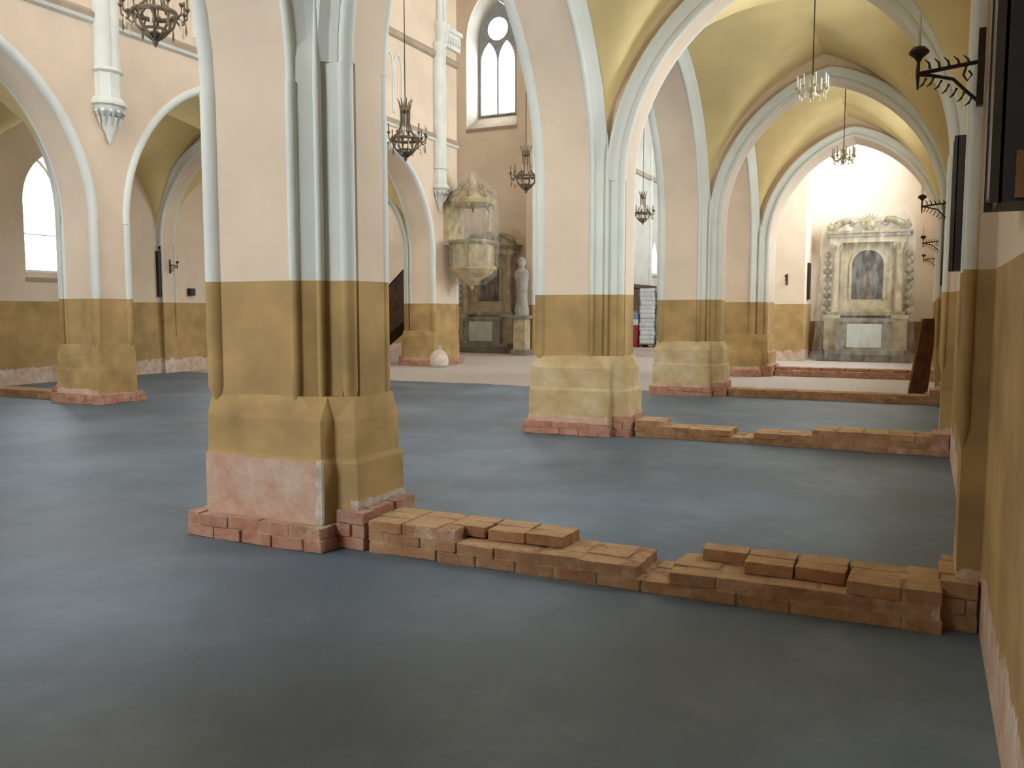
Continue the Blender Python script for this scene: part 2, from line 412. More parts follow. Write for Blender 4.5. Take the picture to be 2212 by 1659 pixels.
# chancel arch piers standing proud of the end wall
for sx, nm in ((1, 'wall_chancel_right'), (-1, 'wall_chancel_left')):
    m = MB(); x0 = CX + sx * 4.1; x1 = CX + (5.22 if sx > 0 else -4.35)
    m.box(min(x0, x1), max(x0, x1), 28.2, YE + .1, 0, TOP)
    o = m.build(nm, 'plaster_worn'); struct(o, 'wall pier beside the chancel arch')
    for q in (0, 1):
        MB().lathe([(.11, 0), (.11, TOP)], x0 - sx * .02, 28.25 + q * .35, 10).build('wall_shaft', 'moulding', o, True)
# chancel beyond
XL_C, XR_C = -12.0, 2 * CX + 12.0
o = MB().plate([(YE + .5, -.1), (43, -.1), (43, TOP), (YE + .5, TOP)], [lancet(41.0, .9, 3.4, 4.9), lancet(34.5, 1.5, 8.4, 12.8), lancet(36.0, 1.5, 1.9, 5.2)], YZ, XL_C, XL_C - .5).build('wall_chancel_side', 'chancel_lime'); struct(o, 'pale side wall of the chancel')
window(YZ, XL_C - .4, XL_C, 41.0, .9, 3.4, 4.9, 'left', 1, seen=True); window(YZ, XL_C - .4, XL_C, 34.5, 1.5, 8.4, 12.8, 'left', 2, True)
for yy in (37.2, 40.2):
    MB().lathe([(.10, 2.0), (.10, 12)], XL_C + .02, yy, 10).build('wall_shaft', 'white_lime', o, True)
    MB().lathe([(.02, 1.5), (.16, 1.9), (.18, 2.05)], XL_C + .02, yy, 10).build('corbel', 'white_lime', o, True)
MB().box(XL_C - .02, XL_C + .1, YE + .7, 42.5, 7.75, 7.95).build('string_course', 'band_grey', o)
# pointed niche in the side wall
MB().sweep(lancet(36.0, 1.5, 1.9, 5.2), [(0, XL_C - .03), (.12, XL_C - .01), (.12, XL_C + .07), (0, XL_C + .07)], lambda p, q, d: (d, p, q)).build('niche_moulding', 'white_lime', o)
MB().plate(lancet(36.0, 1.5, 1.9, 5.2), [], YZ, XL_C - .45, XL_C - .40).build('niche_back', 'chancel_lime', o)
o = MB().plate([(YE + .5, -.1), (43, -.1), (43, TOP), (YE + .5, TOP)], [lancet(34.5, 1.5, 8.4, 12.8), lancet(39.0, 1.2, 4.4, 9.0)], YZ, XR_C, XR_C + .5).build('wall_chancel_side', 'chancel_lime'); struct(o)
window(YZ, XR_C + .4, XR_C, 34.5, 1.5, 8.4, 12.8, 'right', 2, True); window(YZ, XR_C + .4, XR_C, 39.0, 1.2, 4.4, 9.0, 'right', 1)
struct(MB().box(XL_C - .5, XR_C + .5, 42.5, 43, -.1, TOP).build('wall_chancel_end', 'chancel_lime'))
struct(MB().box(XL_C - .5, XR_C + .5, YE + .5, 43, TOP - 1, TOP - .8).build('ceiling', 'chancel_lime'))
# chancel steps
o = MB().box(-11.85, 2 * CX + 11.85, 28.5, 42.4, 0, .15).build('floor_step', 'floor_screed'); struct(o, 'low screeded step up to the chancel')
o = MB().box(-11.8, 2 * CX + 11.8, 29.2, 42.4, .15, .30).build('floor_step', 'floor_screed'); struct(o, 'upper screeded step up to the chancel')

# ================================================================== BRICKWORK
bm_ = bmesh.new(); bmesh.ops.create_cube(bm_, size=1.0)
bmesh.ops.bevel(bm_, geom=[e for e in bm_.edges], offset=.03, segments=1, affect='EDGES')
BRICKM = {}
for nm in ('brick_pink', 'brick_brown'):
    me = bpy.data.meshes.new('brick'); bm_.to_mesh(me); me.materials.append(MATS[nm]); BRICKM[nm] = me
bm_.free()
def brick(parent, x, y, z, lx, ly, lz, mat, jit=.006):
    o = bpy.data.objects.new('brick', BRICKM[mat]); COL.objects.link(o); o.parent = parent
    o.location = (x + random.uniform(-jit, jit) * 2, y + random.uniform(-jit, jit) * 2, z + random.uniform(-.004, .003))
    o.scale = (lx, ly, lz); o.rotation_euler = (random.uniform(-.03, .03), random.uniform(-.022, .022), random.uniform(-.06, .06)); return o
def brick_ring(parent, x0, x1, y0, y1, z0, courses, mat, ch=.085, sides='fblr', core='mortar'):
    """courses of bricks laid round a mortar core; sides to face: f(-y) b(+y) l(-x) r(+x)"""
    MB().box(x0 + .01, x1 - .01, y0 + .01, y1 - .01, z0 - .02, z0 + courses * ch - .008).build('mortar_core', core, parent)
    for c in range(courses):
        z = z0 + (c + .5) * ch; off = .13 if c % 2 else 0
        for side in sides:
            a0, a1 = (x0, x1) if side in 'fb' else (y0 + .12, y1 - .12)
            p = a0 - off
            while p < a1 - .03:
                q0, q1 = max(p, a0), min(p + .255, a1)
                if q1 - q0 > .04:
                    mid, ln = (q0 + q1) / 2, q1 - q0 - .006
                    if side == 'f': brick(parent, mid, y0 + .06, z, ln, .12, ch - .005, mat)
                    elif side == 'b': brick(parent, mid, y1 - .06, z, ln, .12, ch - .005, mat)
                    elif side == 'l': brick(parent, x0 + .06, mid, z, .12, ln, ch - .005, mat)
                    else: brick(parent, x1 - .06, mid, z, .12, ln, ch - .005, mat)
                p += .265

# ================================================================== PIERS
def pier(x, y, s, hd, rh, label, plinth_mat, bare_front=False, foot='brick_pink', bricks=True, sides='fblr'):
    t = thing('arcade_pier', (x, y, 0), label, 'pier', 'piers of the two arcades')
    mir = (s < 0)
    def B(m, n, mat, sm=False, par=t): return m.build(n, mat, par, sm, mir)
    half = [(.05, -hd), (.74, -hd), (.76, -hd + .06), (1.02, -rh + .02), (1.06, -rh + .03), (1.13, -rh + .05)]
    poly = half + [(u, -v) for u, v in half[::-1]] + [(0, hd - .05), (0, -hd + .05)]
    B(MB().prism(poly, .9, SPR), 'shaft', 'plaster')
    # respond carried on above the springing to meet the transverse arch and vault
    up = [(u, v) for u, v in poly if u > .69]
    B(MB().prism(up, SPR, 3.22), 'respond_head', 'plaster')
    for sg in (-1, 1):
        for cu, cv, r, nm in ((.035, (hd - .035), .08, 'corner_roll'), (.755, hd - .01, .038, 'corner_roll'), (.925, (hd + rh) / 2 + .015, .028, 'vault_shaft'), (1.08, rh - .005, .052, 'respond_roll')):
            B(MB().lathe([(.004, .90), (r * .5, .95), (r, 1.06), (r, 3.22 if cu > 1 else SPR)] + ([(r * .6, 3.5), (.003, 3.8)] if .9 < cu < 1 else []), cu, sg * cv, 10), nm, 'moulding', True)
    w_ = 1.0 if plinth_mat == 'bare_beige' else 0.0
    for sg in (-1, 1):      # broad pale hollow between the arcade edge and the respond
        e0, e1 = (.785, hd - .015), (1.045, rh + .03)
        mid = ((e0[0] + e1[0]) / 2 - .018, (e0[1] + e1[1]) / 2 - .018)
        pl = [(e0[0], sg * e0[1]), (mid[0], sg * mid[1]), (e1[0], sg * e1[1]), (1.0, sg * (rh - .02)), (.8, sg * (rh - .02))]
        tip = [(u, sg * max(rh - .03, abs(v) - .11)) for u, v in pl]
        B(MB().loft([[(u, v, .93) for u, v in pl], [(u, v, 3.25) for u, v in pl], [(u, v, 4.0) for u, v in tip]]), 'hollow_moulding', 'moulding')
    ph = [(-.02 - .06 * w_, -hd - .05 - .04 * w_), (1.0, -hd - .05 - .04 * w_), (1.035, -rh - .10), (1.19 + .04 * w_, -rh - .08)]
    pp = ph + [(u, -v) for u, v in ph[::-1]]
    sh = [(-.01, -hd + .01), (.80, -hd - .01), (.97, -rh - .10), (1.14, -rh - .03)]
    ps = sh + [(u, -v) for u, v in sh[::-1]]
    up_h = [(-.015 - .05 * w_, -hd - .042 - .03 * w_), (.985, -hd - .042 - .03 * w_), (1.02, -rh - .095), (1.165 + .04 * w_, -rh - .062)]
    pu = up_h + [(u, -v) for u, v in up_h[::-1]]
    B(MB().loft([[(a, b, .60) for a, b in pu], [(a, b, .86) for a, b in pu], [(a, b, 1.02) for a, b in ps]]), 'plinth_shoulder', plinth_mat)
    B(MB().loft([[(a, b, .10) for a, b in pp], [(a, b, .57) for a, b in pp], [(a, b, .61) for a, b in pu]]), 'plinth', plinth_mat)
    # bare lower band
    def slab(u0, u1, v, z0, z1, n=14, th=.012, jag=.02, nm='exposed_render', mt='bare_render'):
        rings = []
        for i in range(n + 1):
            uu = u0 + (u1 - u0) * i / n; zz = z1 + random.uniform(-jag, jag)
            rings.append([(uu, v - th, z0), (uu, v - th, zz), (uu, v + .02, zz + .01), (uu, v + .02, z0)])
        B(MB().loft(rings), nm, mt)
    if bare_front:
        for nm, u0, u1, sgn in (('torn_plaster_edge', .955, 1.006, 1),):
            rings = []
            for i in range(15):
                zz = .17 + .43 * i / 14; ju = random.uniform(-.02, .02)
                rings.append([(u0 + ju, -hd - .066, zz), (u1, -hd - .066, zz), (u1, -hd - .04, zz), (u0 + ju, -hd - .04, zz)])
            B(MB().loft(rings), nm, 'torn_lime')
        rings = []
        for i in range(13):
            vv = -rh - .10 + (2 * rh + .19) * i / 12; zz = .315 + random.uniform(-.012, .012)
            rings.append([(1.206, vv, zz - .035 - random.uniform(0, .02)), (1.206, vv, zz), (1.15, vv, zz), (1.15, vv, zz - .04)])
        B(MB().loft(rings), 'torn_plaster_edge', 'torn_lime')
    if bare_front: slab(-.026, 1.003, -hd - .05, .1, .585, 16, .010, .01)
    else: slab(-.025 - .06 * w_, 1.004, -hd - .05 - .04 * w_, .1, .24, 16)
    # aisle face of the respond: bare strip under the paint
    rings = []
    for i in range(9):
        vv = -rh - .095 + (2 * rh + .19) * i / 8; zz = .30 + random.uniform(-.025, .025)
        rings.append([(1.20 + .04 * w_, vv, .05), (1.20 + .04 * w_, vv, zz), (1.15, vv, zz), (1.15, vv, .05)])
    B(MB().loft(rings), 'exposed_render', 'bare_render')
    if bricks:
        ft = bpy.data.objects.new('footing', None); COL.objects.link(ft); ft.parent = t
        f = -1 if mir else 1
        xs = sorted((f * -.14, f * 1.05))
        sd = sides
        brick_ring(ft, xs[0], xs[1], -hd - .15, hd + .15, 0, 2, foot, .085, sd)
        xs = sorted((f * 1.04, f * 1.27))
        brick_ring(ft, xs[0], xs[1], -rh - .13, rh + .13, 0, 3, foot, .088, sd)
    else:
        B(MB().box(-.14, 1.05, -hd - .15, hd + .15, 0, .16), 'footing', 'mortar')
    return t
RL = [None, 'square pier by the west wall of the right aisle', 'large pier with its plinth stripped to pink render, footing joined by the nearest brick strip',
      'pier with beige stripped plinth and white lower band at the brick strip with a gap', 'pier with beige plinth beside the edge of the pale dry floor', 'thick crossing pier at the last arch before the wrapped side altar']
LLb = [None, 'pier of the left arcade nearest the west wall', 'pier of the left arcade opposite the pier stripped to pink render',
       'left arcade pier below the white wall shaft with carved corbel', 'left arcade pier between the shaft pier and the pulpit pier', 'thick crossing pier carrying the wrapped pulpit']
for i in range(1, 6):
    pier(NX_R, RY[i], 1, HD[i], RH[i], RL[i], {2: 'dado_paint', 3: 'bare_beige', 4: 'bare_beige', 5: 'dado_paint'}.get(i, 'dado_paint'), i == 2, bricks=i >= 2, sides='flr')
    pier(NX_L, LY[i], -1, HD[i], RH[i], LLb[i], 'dado_paint', False, bricks=i in (3, 5), sides='flr')

# ================================================================== AISLE TRANSVERSE ARCHES + WALL RESPONDS
def transverse(i, side):
    ys, nx, wx = (RY, NX_R, WX_R) if side > 0 else (LY, NX_L, WX_L)
    y, rh = ys[i], RH[i]
    xa = nx + side * 1.13; xb = wx - side * .11
    x0, x1 = min(xa, xb), max(xa, xb); c, s = (x0 + x1) / 2, (x1 - x0) / 2
    zs = 3.22; rise = 2.36
    intr = pointed(c, s, zs, rise, 18)
    b0, b1 = min(nx + side * .72, wx), max(nx + side * .72, wx)
    ztop = TOP if i == 5 else 6.25
    WHERE = ['by the west wall', 'behind the first bay', 'at the pier stripped to pink render', 'at the brick strip with a gap', 'at the edge of the pale dry floor', 'before the wrapped altar']
    side_n = 'right' if side > 0 else 'left'
    t = thing('transverse_arch', (0, 0, 0), ('pointed cream arch over the right aisle ' if side > 0 else 'pointed cream arch over the left aisle ') + (WHERE[i] if side > 0 else ['by the west wall', 'one bay from the west wall', 'two bays from the west wall', 'at the pier below the carved corbel', 'at the pier between corbel and pulpit', 'at the pulpit pier'][i]), None); struct(t)
    ex = pointed(c, s + .16, zs, rise + .2, 18)
    outer = intr + [(x1 + .12, zs), (x1 + .12, 3.0) , (b1, 3.0), (b1, ztop), (b0, ztop), (b0, 3.0), (x0 - .12, 3.0), (x0 - .12, zs)]
    if i == 5:
        MB().plate(intr + [(b1, zs), (b1, ztop), (b0, ztop), (b0, zs)], [], XZ, y - rh, y + rh).build('arch_ring', 'plaster', t)
    else:
        o2 = intr + [(b1, zs)] + pointed((b0 + b1) / 2, (b1 - b0) / 2, SPR, 3.06, 18)[::-1] + [(b0, zs)]
        MB().plate(o2, [], XZ, y - rh, y + rh).build('arch_ring', 'plaster', t)
    for q in (-1, 1):
        MB().sweep(intr, [(a, y + q * (rh - .01) + b) for a, b in ring_prof(.052, .045, 0)], lambda p, z, d: (p, d, z)).build('arch_roll', 'moulding', t, True)
        MB().sweep(intr, [(a, y + q * (rh + b)) for a, b in [(.085, -.02), (.085, .03), (.14, .05), (.19, .1), (.22, .1), (.24, .06), (.24, -.02)]], lambda p, z, d: (p, d, z)).build('arch_hollow', 'moulding', t)
    # wall respond
    yc = y + (.05 if side > 0 and i == 2 else 0)
    m = MB(); u0, u1 = sorted((wx + side * .02, xb)); m.box(u0, u1, yc - rh, yc + rh, 0, zs + .6); m.build('wall_respond', 'plaster_worn', t)
    for q in (-1, 1): MB().lathe([(.004, .9), (.03, 1.02), (.03, zs + .03)], xb + side * .002, yc + q * (rh - .005), 10).build('respond_roll', 'moulding', t, True)
    if side > 0 and i >= 2:
        ft = bpy.data.objects.new('footing', None); COL.objects.link(ft); ft.parent = t
        brick_ring(ft, xb - .07, wx - .005, yc - rh - .07, yc + rh + .07, 0, 3, 'brick_pink' if i > 2 else 'brick_brown', .085, 'fl')
    return t
for i in range(6):
    transverse(i, 1); transverse(i, -1)

# ================================================================== FOUNDATION STRIPS ACROSS THE AISLES
def strip(y0, y1, xa, xb, profile, mat, label, ch=.072, rows=3):
    """profile(x, row) -> number of courses standing"""
    t = thing('foundation_strip', (0, 0, 0), label, 'foundation', 'brick foundation strips across the aisles')
    bw = (y1 - y0) / rows
    for c in range(3):
        p = xa - (.13 if c % 2 else 0); 
        while p < xb - .03:
            q0, q1 = max(p, xa), min(p + .26, xb)
            if q1 - q0 > .05:
                for r in range(rows):
                    x = (q0 + q1) / 2
                    if c < profile(x, r):
                        if 0 < r < rows - 1 and c + 1 < min(profile(x - .2, r), profile(x + .2, r)): continue
                        brick(t, x, y0 + bw * (r + .5), (c + .5) * ch, q1 - q0 - .005, bw - .004, ch - .003, mat, .004)
            p += .27
    for a, b, n in core_runs(profile, xa, xb):
        MB().box(a + .008, b - .008, y0 + .008, y1 - .008, -.02, n * ch - .006).build('mortar_core', 'mortar', t)
    return t
def core_runs(profile, xa, xb):
    runs = []; x = xa; st = xa; cur = min(profile(xa + .01, r) for r in range(3))
    while x < xb:
        v = min(profile(x, r) for r in range(3))
        if v != cur: runs.append((st, x, cur)); st, cur = x, v
        x += .02
    runs.append((st, xb, cur)); return [r for r in runs if r[2] > 0 and r[1] - r[0] > .06]
def prof1(x, r):
    if x < -2.62: return 3
    if x < -1.98: return 3 if r > 0 else 2
    if x < -1.42: return 2
    if x < -1.18: return 1
    if x < -.95: return 2 if r < 2 else 3
    if x < -.22: return 3 if r > 0 else 2
    return 3
def prof2(x, r):
    if x < -2.9: return 3
    if x < -2.1: return 2
    if x < -1.75: return 1
    if x < -1.15: return 2
    return 3
def prof3(x, r): return 2
def prof4(x, r): return 3 if r else 2
strip(4.62, 5.04, -3.28, .13, prof1, 'brick_brown', 'brown brick foundation strip with a broken dip, running from the pink stripped pier')
strip(10.42, 10.86, -3.28, .13, prof2, 'brick_brown', 'brick foundation strip with a gap, running from the beige plinth pier')
strip(16.16, 16.56, -3.28, .13, prof3, 'brick_brown', 'low brick foundation strip along the edge of the pale dry floor')
strip(21.7, 22.2, -3.28, .13, prof4, 'brick_pink', 'pale pink brick foundation strip before the wrapped side altar')
strip(10.25, 10.68, -17.4, -14.0, prof3, 'brick_brown', 'brick foundation strip across the left aisle')

# ================================================================== NAVE WALL SHAFTS
def wall_shaft(y, label, top=TOP - 2):
    t = thing('wall_shaft', (NX_L, y, 4.4), label, 'wall shaft', 'white shafts on the nave wall')
    z = lambda v: v - 4.4
    MB().lathe([(.15, z(5.62)), (.15, z(top))], .06, -.08, 10).build('shaft', 'white_lime', t, True)
    MB().lathe([(.15, z(5.62)), (.15, z(top))], .06, .08, 10).build('shaft', 'white_lime', t, True)
    MB().lathe([(.20, z(5.58)), (.25, z(5.62)), (.20, z(5.68))], .06, 0, 16, 0, .9, 1.1).build('collar', 'white_lime', t, True)
    MB().lathe([(.21, z(5.16)), (.21, z(5.6))], .06, 0, 8, PI / 8, .9, 1.1).build('block', 'white_lime', t)
    MB().lathe([(.20, z(5.02)), (.29, z(5.06)), (.29, z(5.11)), (.24, z(5.18))], .06, 0, 8, PI / 8, .9, 1.1).build('abacus', 'white_lime', t)
    MB().lathe([(.01, z(4.43)), (.05, z(4.5)), (.07, z(4.6)), (.13, z(4.72)), (.15, z(4.86)), (.24, z(5.03))], .06, 0, 10, 0, .9, 1.1).build('corbel', 'white_lime', t, True)
    for j in range(7):
        a = -PI / 2 + PI * j / 6
        px, py = .06 + .2 * math.cos(a), .23 * math.sin(a)
        MB().tube([(px * .7, py * .7, z(4.72)), (px * .9, py * .9, z(4.86)), (px * 1.12, py * 1.12, z(4.96)), (px * 1.2, py * 1.2, z(4.92))], [.012, .03, .035, .012], 6).build('carved_leaf', 'white_lime', t, True)
    return t
wall_shaft(LY[3], 'white half-round wall shaft ending in a carved corbel above the near left arcade pier')
wall_shaft(21.55, 'white half-round wall shaft ending in a corbel beside the wrapped pulpit', 9.1)
wall_shaft(LY[4], 'white wall shaft on a corbel between the near shaft and the pulpit')
# capital and frieze of the crossing pier
t = thing('crossing_capital', (NX_L, 22.1, 9.0), 'white carved capital with a frieze at the crossing pier above the pulpit', 'capital')
for yy in (-.5, -.3):
    MB().lathe([(.10, .05), (.17, .5), (.2, .55), (.2, .68)], .05, yy, 10).build('capital_bell', 'white_lime', t, True)
    MB().lathe([(.09, .6), (.09, 1.9)], .05, yy, 10).build('upper_shaft', 'white_lime', t, True)
MB().box(-.05, .1, -.2, .62, .12, .56).build('frieze', 'white_lime', t)
for a in range(5): MB().lathe([(.01, .22), (.07, .28), (.07, .4), (.01, .46)], .1, -.1 + a * .15, 8).build('frieze_rosette', 'white_lime', t, True)
MB().box(-.05, .16, -.62, .66, .56, .68).build('abacus', 'white_lime', t)

# ================================================================== CHANDELIERS
def nave_chandelier():
    t = thing('nave_chandelier', (CX, 13.5, 4.35), '', 'chandelier', 'dark bronze chandeliers hanging down the nave')
    z = lambda v: v - 4.35
    MB().tube([(0, 0, z(5.3)), (0, 0, z(14.3))], .012, 6).build('suspension_wire', 'iron_dark', t)
    MB().lathe([(.03, z(5.16)), (.13, z(5.2)), (.15, z(5.28)), (.11, z(5.3))], 0, 0, 12).build('crown', 'bronze', t, True)
    for j in range(8):
        a = 2 * PI * j / 8; c, s = math.cos(a), math.sin(a)
        MB().tube([(.13 * c, .13 * s, z(5.28)), (.17 * c, .17 * s, z(5.38)), (.21 * c, .21 * s, z(5.42))], [.02, .014, .004], 5).build('crown_leaf', 'bronze', t)
        MB().tube([(.12 * c, .12 * s, z(5.2)), (.11 * c, .11 * s, z(5.0)), (.17 * c, .17 * s, z(4.82)), (.33 * c, .33 * s, z(4.72))], .018, 5).build('crystal_strand', 'bronze', t)
        MB().tube([(.36 * c, .36 * s, z(4.68)), (.30 * c, .30 * s, z(4.56)), (.16 * c, .16 * s, z(4.45)), (.03 * c, .03 * s, z(4.38))], .02, 5).build('basket_strand', 'bronze', t)
    ringp = [(.36 * math.cos(2 * PI * j / 24), .36 * math.sin(2 * PI * j / 24), z(4.7)) for j in range(25)]
    MB().tube(ringp, .03, 6).build('ring', 'bronze', t)
    MB().tube([(p[0] * .55, p[1] * .55, z(4.5)) for p in ringp], .02, 6).build('ring', 'bronze', t)
    MB().lathe([(.01, z(4.3)), (.05, z(4.35)), (.03, z(4.4)), (.10, z(4.46)), (.04, z(4.5))], 0, 0, 10).build('pendant', 'bronze', t, True)
    for j in range(12):
        a = 2 * PI * j / 12 + .2; c, s = math.cos(a), math.sin(a)
        arm = MB().tube([(.36 * c, .36 * s, z(4.69)), (.44 * c, .44 * s, z(4.62)), (.52 * c, .52 * s, z(4.66)), (.53 * c, .53 * s, z(4.74))], .016, 5).build('arm', 'bronze', t)
        MB().lathe([(.012, z(4.74)), (.045, z(4.77)), (.04, z(4.79))], .53 * c, .53 * s, 8).build('drip_pan', 'bronze', arm)
        MB().lathe([(.017, z(4.77)), (.017, z(4.93))], .53 * c, .53 * s, 6).build('candle', 'bronze' if j % 3 else 'candle', arm)
        MB().lathe([(.002, z(4.46)), (.022, z(4.5)), (.012, z(4.58)), (.003, z(4.63))], .5 * c, .5 * s, 6).build('crystal_drop', 'bronze' if j % 2 else 'crystal', arm)
    return t
nc = nave_chandelier()
nl = ['dark chandelier hung in the nave before the arch next to the carved corbel', 'dark crowned chandelier hung in the nave bay by the large stripped pier', 'dark chandelier hung in the nave beside the glaring twin window', 'dark chandelier hung at the crossing above the stacked white bags']
for j, (yy, dz) in enumerate(((7.87, .52), (13.5, 0), (18.75, .06), (28.1, .15))):
    o = nc if j == 1 else copy_tree(nc)
    o.location = (CX, yy, 4.35 + dz); o.scale = (.72, .72, 1.0); o['label'] = nl[j]
def aisle_chandelier():
    t = thing('aisle_chandelier', (-1.5, 12.5, 4.45), '', 'chandelier', 'pale brass candle chandeliers in the right aisle')
    MB().tube([(0, 0, .3), (0, 0, 1.72)], .008, 5).build('suspension_wire', 'iron_dark', t)
    MB().lathe([(.004, 0), (.03, .03), (.015, .08), (.05, .13), (.02, .19), (.035, .25), (.012, .32)], 0, 0, 10).build('stem', 'brass_pale', t, True)
    for j in range(8):
        a = 2 * PI * j / 8 + .3; c, s = math.cos(a), math.sin(a)
        arm = MB().tube([(.03 * c, .03 * s, .14), (.10 * c, .10 * s, .08), (.17 * c, .17 * s, .08), (.20 * c, .20 * s, .14)], .009, 5).build('arm', 'brass_pale', t)
        MB().lathe([(.008, .13), (.035, .15), (.03, .165)], .2 * c, .2 * s, 8).build('drip_pan', 'brass_pale', arm)
        MB().lathe([(.013, .15), (.012, .31), (.002, .33)], .2 * c, .2 * s, 6).build('candle', 'candle', arm)
        MB().lathe([(.001, .0), (.012, .03), (.002, .075)], .17 * c, .17 * s, 6).build('crystal_drop', 'crystal', arm)
    return t
ac = aisle_chandelier()
ac['label'] = 'pale brass candle chandelier before the arch at the edge of the pale dry floor'
o = copy_tree(ac); o.location = (-1.5, 17.6, 4.35); o['label'] = 'smaller looking pale chandelier hung before the arch leading to the wrapped altar'
ac.location = (-1.5, 12.6, 4.47)

# ================================================================== SCONCES
def sconce(x, y, label):
    t = thing('wall_sconce', (x, y, 2.76), label, 'sconce', 'iron candle brackets on the wall'); t.scale = (.92, .92, .92)
    MB().box(-.012, .02, -.025, .025, -.22, .16).build('back_plate', 'iron_dark', t)
    MB().tube([(0, 0, .0), (-.15, 0, -.015), (-.285, 0, -.03)], .011, 6).build('arm', 'iron_dark', t)
    MB().tube([(0, 0, -.2), (-.05, 0, -.15), (-.12, 0, -.075), (-.22, 0, -.045), (-.28, 0, -.035)], .009, 6).build('brace', 'iron_dark', t)
    for q in range(5):
        u = -.05 - q * .045
        MB().tube([(u, 0, -.01), (u - .006, 0, .02), (u - .028, 0, .042)], [.008, .006, .002], 5).build('leaf_spike', 'iron_dark', t)
    for q in range(7):
        u = -.03 - q * .036; zb = -.17 + q * .024 if q < 5 else -.055
        MB().tube([(u, 0, zb), (u - .014, 0, zb - .03), (u - .034, 0, zb - .045)], [.008, .006, .002], 5).build('leaf_spike', 'iron_dark', t)
    MB().tube([(-.06, 0, -.01), (-.075, 0, -.06), (-.055, 0, -.09), (-.035, 0, -.06), (-.05, 0, -.04)], .006, 5).build('scroll', 'iron_dark', t)
    MB().tube([(-.285, 0, -.11), (-.287, 0, -.03), (-.285, 0, .05)], [.005, .012, .008], 6).build('stem', 'iron_dark', t)
    MB().lathe([(.008, .03), (.02, .05), (.048, .072), (.05, .085), (.032, .105), (.012, .11)], -.285, 0, 10).build('candle_cup', 'iron_dark', t, True)
    MB().lathe([(.009, .10), (.008, .27)], -.285, 0, 6).build('candle', 'candle', t)
    return t
sconce(WX_R - .11, 4.66, 'iron candle bracket with leaf spikes on the respond nearest the tall dark panel')
for yy, lb in ((10.5, 'iron candle bracket on the respond at the brick strip with a gap'), (16.2, 'small iron candle bracket on the respond at the edge of the pale dry floor'), (21.55, 'small iron candle bracket on the respond before the wrapped altar')):
    sconce(WX_R - .11, yy, lb)
def copy_sconce(x, y, z, rz, lb):
    src = [o for o in bpy.data.objects if o.name.startswith('wall_sconce')][0]
    o = copy_tree(src); o.location = (x, y, z); o.rotation_euler = (0, 0, rz); o['label'] = lb
copy_sconce(WX_L + .11, LY[4] + .05, 2.75, PI, 'iron candle bracket on the left aisle wall above a small box')
copy_sconce(-3.95, 28.19, 2.6, PI / 2, 'iron candle bracket on the sunlit wall pier by the chancel arch')

# ================================================================== WALL PANELS AND BOXES
def column_speaker(x, y, label, rz=0.0, w=.32, dp=.12, h=1.15, z0=1.95, plate=False):
    """tall narrow box; local -x is the front, back at x = 0"""
    t = thing('column_speaker', (x, y, z0), label, 'loudspeaker', 'tall dark column loudspeakers on the walls', rz)
    MB().box(-dp + .02, 0, -w / 2, w / 2, 0, h).build('cabinet', 'dark_panel', t)
    MB().box(-dp, -dp + .025, -w / 2 + .03, w / 2 - .03, .03, h - .03).build('grille', 'frame_wood', t)
    for q in (-1, 1): MB().box(-dp - .006, -dp + .03, q * (w / 2 - .015) - .015, q * (w / 2 - .015) + .015, 0, h).build('edge_trim', 'frame_wood', t)
    if plate: MB().box(-.055, -.002, -w / 2 - .012, -w / 2 + .004, .01, .16).build('name_plate', 'plaque_wood', t)
    return t
column_speaker(WX_R, 3.38, 'large looking dark column loudspeaker with a brown plate, before the nearest respond', plate=True)
column_speaker(WX_R, 8.6, 'dark column loudspeaker on the right wall just past the nearest respond')
column_speaker(WX_R, 13.5, 'dark column loudspeaker on the right wall past the brick strip with a gap')
column_speaker(WX_L, 15.95, 'dark column loudspeaker on the left aisle wall', PI, .3, .09)
column_speaker(CX + 5.22, 28.9, 'dark column loudspeaker on the side of the sunlit wall pier', PI, .3, .08)
t = thing('wall_box', (WX_L, 16.9, 2.0), 'small dark box fixed to the left aisle wall below the candle bracket', 'box')
MB().box(0, .10, -.09, .09, -.01, .18).build('body', 'dark_panel', t); MB().box(.095, .11, -.075, .075, .01, .16).build('lid', 'frame_wood', t)

